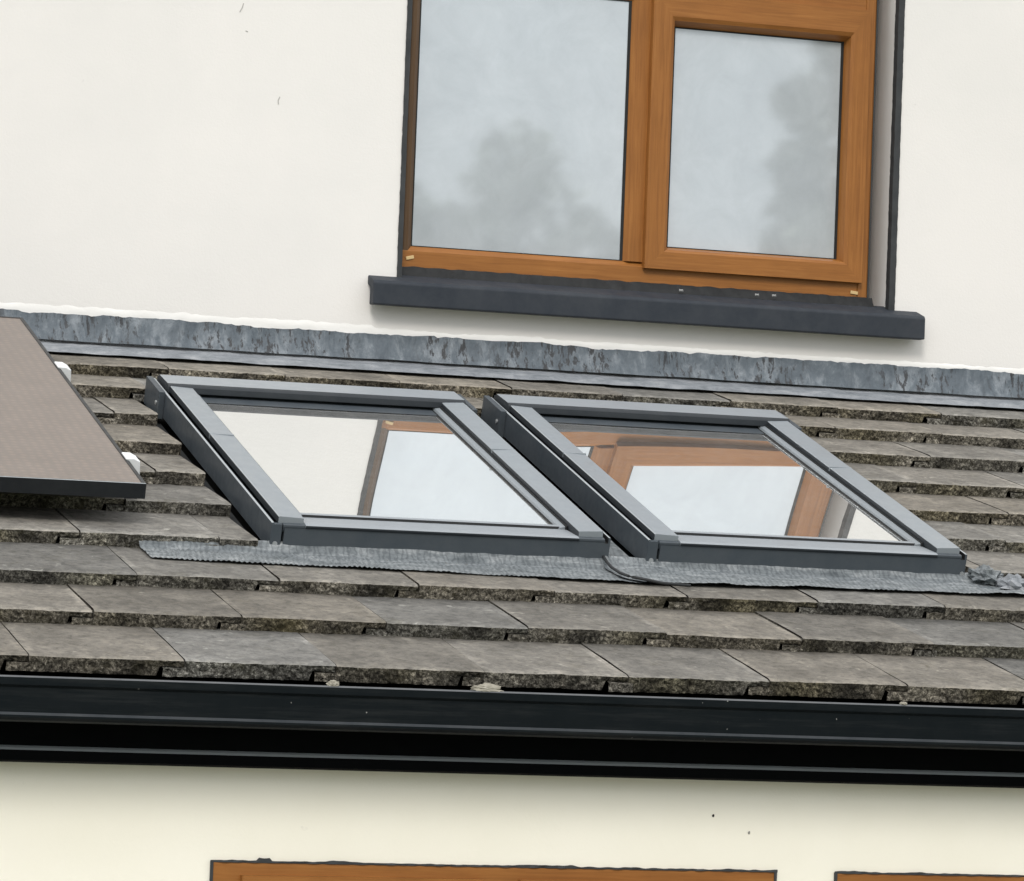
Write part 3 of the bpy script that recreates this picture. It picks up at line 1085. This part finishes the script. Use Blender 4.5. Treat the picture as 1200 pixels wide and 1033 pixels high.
pf = MB()
TK = .034
rim = .0085
pf.box((PU0, PT, PN - TK), (PU0 + rim, PB, PN), LP)
pf.box((PU1 - rim, PT, PN - TK), (PU1, PB, PN), LP)
pf.box((PU0 + rim, PT, PN - TK), (PU1 - rim, PT + rim, PN), LP)
pf.box((PU0 + rim, PB - rim, PN - TK), (PU1 - rim, PB, PN), LP)
pf.box((PU0 + .001, PB - .0042, PN - .0005), (PU1 - .001, PB - .0008, PN + .0006), LP, 1)  # thin pale strip stands in for light caught along the edge
pf.build('frame', [M['panel_frame'], M['rim']], panel, bevel=.0006)
pg = MB()
pg.box((PU0 + rim + .0003, PT + rim + .0003, PN - .007), (PU1 - rim - .0003, PB - rim - .0003, PN - .0012), LP)
pg.build('glass', M['pv'], panel)
for s_ in (.640, 1.450):
    r_ = MB()
    r_.box((PU0 - .05, s_ - .018, PN - TK - .060), (PU1 + .030, s_ + .018, PN - TK - .001), LP)
    r_.build('rail', M['panel_frame'], panel, bevel=.0015)
    h = MB()
    h.box((PU1 - .03, s_ - .125, PN - TK - .045), (PU1 + .012, s_ - .085, PN - TK + .012), LP)
    h.build('roof_hook', M['gasket'], panel, bevel=.002)
    c = MB()
    c.prism([(PU1 + .0006, PN - TK), (PU1 + .0006, PN - .003), (PU1 - .007, PN - .003 + .0036), (PU1 - .007, PN + .0045), (PU1 + .012, PN + .0045), (PU1 + .026, PN - .002), (PU1 + .028, PN - TK)],
            lambda a, b, t: LP(a, t, b), s_ - .026, s_ + .026)
    c.build('clamp', M['alu'], panel, bevel=.002, label='bright aluminium end clamp on the right edge')

# ================================================================ MOSS on the gutter rim
for (x, wd, h, lab) in ((.212, .030, .009, 'wide pale clump of dried moss on the gutter rim'),
                        (-.100, .012, .007, 'small pale crumb of moss on the gutter rim at the left'),
                        (1.105, .007, .004, 'tiny white crumb on the gutter rim at the right')):
    m = MB()

    def cl(iu, jv):
        th, ph = 2 * math.pi * iu, math.pi * jv
        d = Vector((math.cos(th) * math.sin(ph), math.sin(th) * math.sin(ph), math.cos(ph)))
        r = 1 + .5 * nz(d.x * 2.5 + x * 9, d.y * 2.5, d.z * 2.5) + .3 * nz(d.x * 8, d.y * 8, d.z * 8)
        return (d.x * wd * r, d.y * .007 * r, d.z * h * r)
    m.grid(cl, 26, 16)
    o = m.build('moss_clump', M['moss'], None, fix=False)
    o.location = (x, -2.553, -.850 + h * .35)
    tag(o, lab, 'moss', 'dried moss crumbs on the gutter rim')

# ================================================================ GROUND AND TREES (seen only as reflections)
def gz(x, y):
    d = -y
    if y > -4.5:
        return HZ0
    if d < 10:
        return HZ0 + (d - 4.5) / 5.5 * 1.05
    return HZ0 + 1.05 + .25 * nz(x * .05, y * .05) * min(1, (d - 10) / 20)


gm = MB()
ax = [-2000, -600, -200, -80, -40, -20, -10, -5, 0, 5, 10, 15, 20, 30, 50, 90, 220, 700, 2000]
ay = [-2000, -700, -250, -120, -70, -50, -40, -30, -22, -16, -12, -10, -8, -6, -4.5, -2, 5, 30, 120, 500, 2000]
vs = [(x, y, gz(x, y)) for y in ay for x in ax]
nx = len(ax)
gm.add(vs, [(j * nx + i, j * nx + i + 1, (j + 1) * nx + i + 1, (j + 1) * nx + i) for j in range(len(ay) - 1) for i in range(nx - 1)])
go = gm.build('ground', M['ground'], None, smooth=True, fix=False)
go['kind'] = 'structure'


def tree(x, y, h, crown_w, crown_h, leaf, label, seed, nleaf=2600):
    z0 = gz(x, y)
    root = empty('garden_tree', (x, y, z0))
    tag(root, label, 'tree', 'garden trees reflected in the windows')
    r = random.Random(seed)
    t = MB()
    pts = [(0, 0, -.2), (.05, .03, h * .25), (-.06, .05, h * .5), (.04, -.04, h * .85)]
    t.tube(pts, [h * .026, h * .02, h * .015, h * .005], 9)
    cz = h - crown_h / 2
    cents = []
    for i in range(34):
        while True:
            d = Vector((r.uniform(-1, 1), r.uniform(-1, 1), r.uniform(-1, 1)))
            if d.length < 1:
                break
        c = Vector((d.x * crown_w / 2, d.y * crown_w / 2, cz + d.z * crown_h / 2 * (1 - .25 * abs(d.x))))
        cents.append((c, r.uniform(.12, .24) * crown_w))
        if i < 14:
            b = Vector((0, 0, h * r.uniform(.25, .6)))
            t.tube([b, (b + c) / 2 + Vector((0, 0, .1)), c], [h * .009, h * .006, h * .002], 6)
    t.build('trunk', M['bark'], root)
    m = MB()
    for _ in range(nleaf):
        c, rad = r.choice(cents)
        d = Vector((r.gauss(0, 1), r.gauss(0, 1), r.gauss(0, 1))).normalized() * rad * r.uniform(.35, 1.0) ** .5
        p = c + d
        a = Vector((r.uniform(-1, 1), r.uniform(-1, 1), r.uniform(-.6, .6))).normalized()
        b = a.orthogonal().normalized() if r.random() < .5 else a.cross(Vector((0, 0, 1))).normalized()
        s = r.uniform(.10, .24)
        m.add([p - a * s, p - b * s * .5, p + a * s, p + b * s * .5], [(0, 1, 2, 3)])
    m.build('crown', leaf, root, fix=False)
    return root


tree(12.45, -35, 7.5, 2.9, 4.4, M['leaf'], 'round-topped green tree across the garden, reflected in the left pane', 3)
tree(14.0, -34, 6.4, 2.2, 4.6, M['leaf'], 'lower bushy green tree right of the round-topped tree', 5)
tree(15.1, -30, 9.2, 2.2, 7.4, M['leaf_dark'], 'tall dark tree reflected at the right edge of the sash pane', 9, 3200)
tree(13.6, -27, 6.0, 1.6, 4.0, M['leaf'], 'slim light green tree before the tall dark tree', 12)

# ================================================================ LIGHT
SUN_EL, SUN_AZ = math.radians(40), math.radians(203)      # behind and a little left of the camera, veiled by cloud
wd = bpy.data.worlds.new('World')
sc.world = wd
wd.use_nodes = True
nt = wd.node_tree
bg = nt.nodes['Background']
sky = N(nt, 'ShaderNodeTexSky', sky_type='NISHITA')
sky.sun_disc = False
sky.sun_elevation = SUN_EL
sky.sun_rotation = SUN_AZ
sky.air_density = 1.0
sky.dust_density = 3.0
# overcast: the blue sky shows only faintly through a bright layer of cloud, brighter overhead
tc = N(nt, 'ShaderNodeTexCoord')
sep = N(nt, 'ShaderNodeSeparateXYZ')
nt.links.new(tc.outputs['Generated'], sep.inputs[0])
cl = ramp(nt, sep.outputs['Z'], [(.0, (6.0, 6.25, 6.5)), (.16, (6.6, 6.95, 7.3)), (.42, (14.5, 14.7, 14.8)), (.62, (20.5, 20.6, 20.6)), (1.0, (15.0, 15.1, 15.2))])
mp = N(nt, 'ShaderNodeMapping')
mp.inputs['Scale'].default_value = (1.6, 1.6, 3.2)
nt.links.new(tc.outputs['Generated'], mp.inputs['Vector'])
cn = nse(nt, mp.outputs['Vector'], 2.4, 5, .55, .3)
cl = mix(nt, .6, cl, ramp(nt, cn, [(.3, (.86, .87, .89)), (.7, (1.08, 1.08, 1.07))]), 'MULTIPLY')
mx = mix(nt, .82, sky.outputs[0], cl)
nt.links.new(mx, bg.inputs['Color'])
bg.inputs['Strength'].default_value = .105

sd = bpy.data.lights.new('sun', 'SUN')
sd.energy = 1.5
sd.angle = math.radians(16)
sd.color = (1, .96, .90)
sun = bpy.data.objects.new('sun', sd)
COL.objects.link(sun)
dirv = Vector((math.sin(SUN_AZ) * math.cos(SUN_EL), math.cos(SUN_AZ) * math.cos(SUN_EL), math.sin(SUN_EL)))
sun.rotation_euler = dirv.to_track_quat('Z', 'Y').to_euler()
sun.location = dirv * 30

# ================================================================ CAMERA
cd = bpy.data.cameras.new('camera')
cd.sensor_fit = 'HORIZONTAL'
cd.sensor_width = 36
cd.lens = 4644.4 / 1200 * 36
cd.clip_start = .1
cd.clip_end = 6000
cam = bpy.data.objects.new('camera', cd)
COL.objects.link(cam)
r = Vector((0.9480156156762564, -0.31586421365669426, 0.03868062777420843))
u = Vector((-0.05132078422739274, -0.03179477518812889, 0.9981759711478841))
f = Vector((0.3140582263534169, 0.9482715279927867, 0.04635234252949245))
cp = Vector((-2.2083453151868113, -9.961742944959383, -0.7181214313267364))
cam.matrix_world = Matrix(((r.x, u.x, -f.x, cp.x), (r.y, u.y, -f.y, cp.y), (r.z, u.z, -f.z, cp.z), (0, 0, 0, 1)))
sc.camera = cam

sc.view_settings.view_transform = 'Standard'
sc.view_settings.look = 'None'
sc.view_settings.exposure = 0
sc.view_settings.gamma = 1
sc.render.engine = 'CYCLES'
sc.cycles.filter_width = 1.5
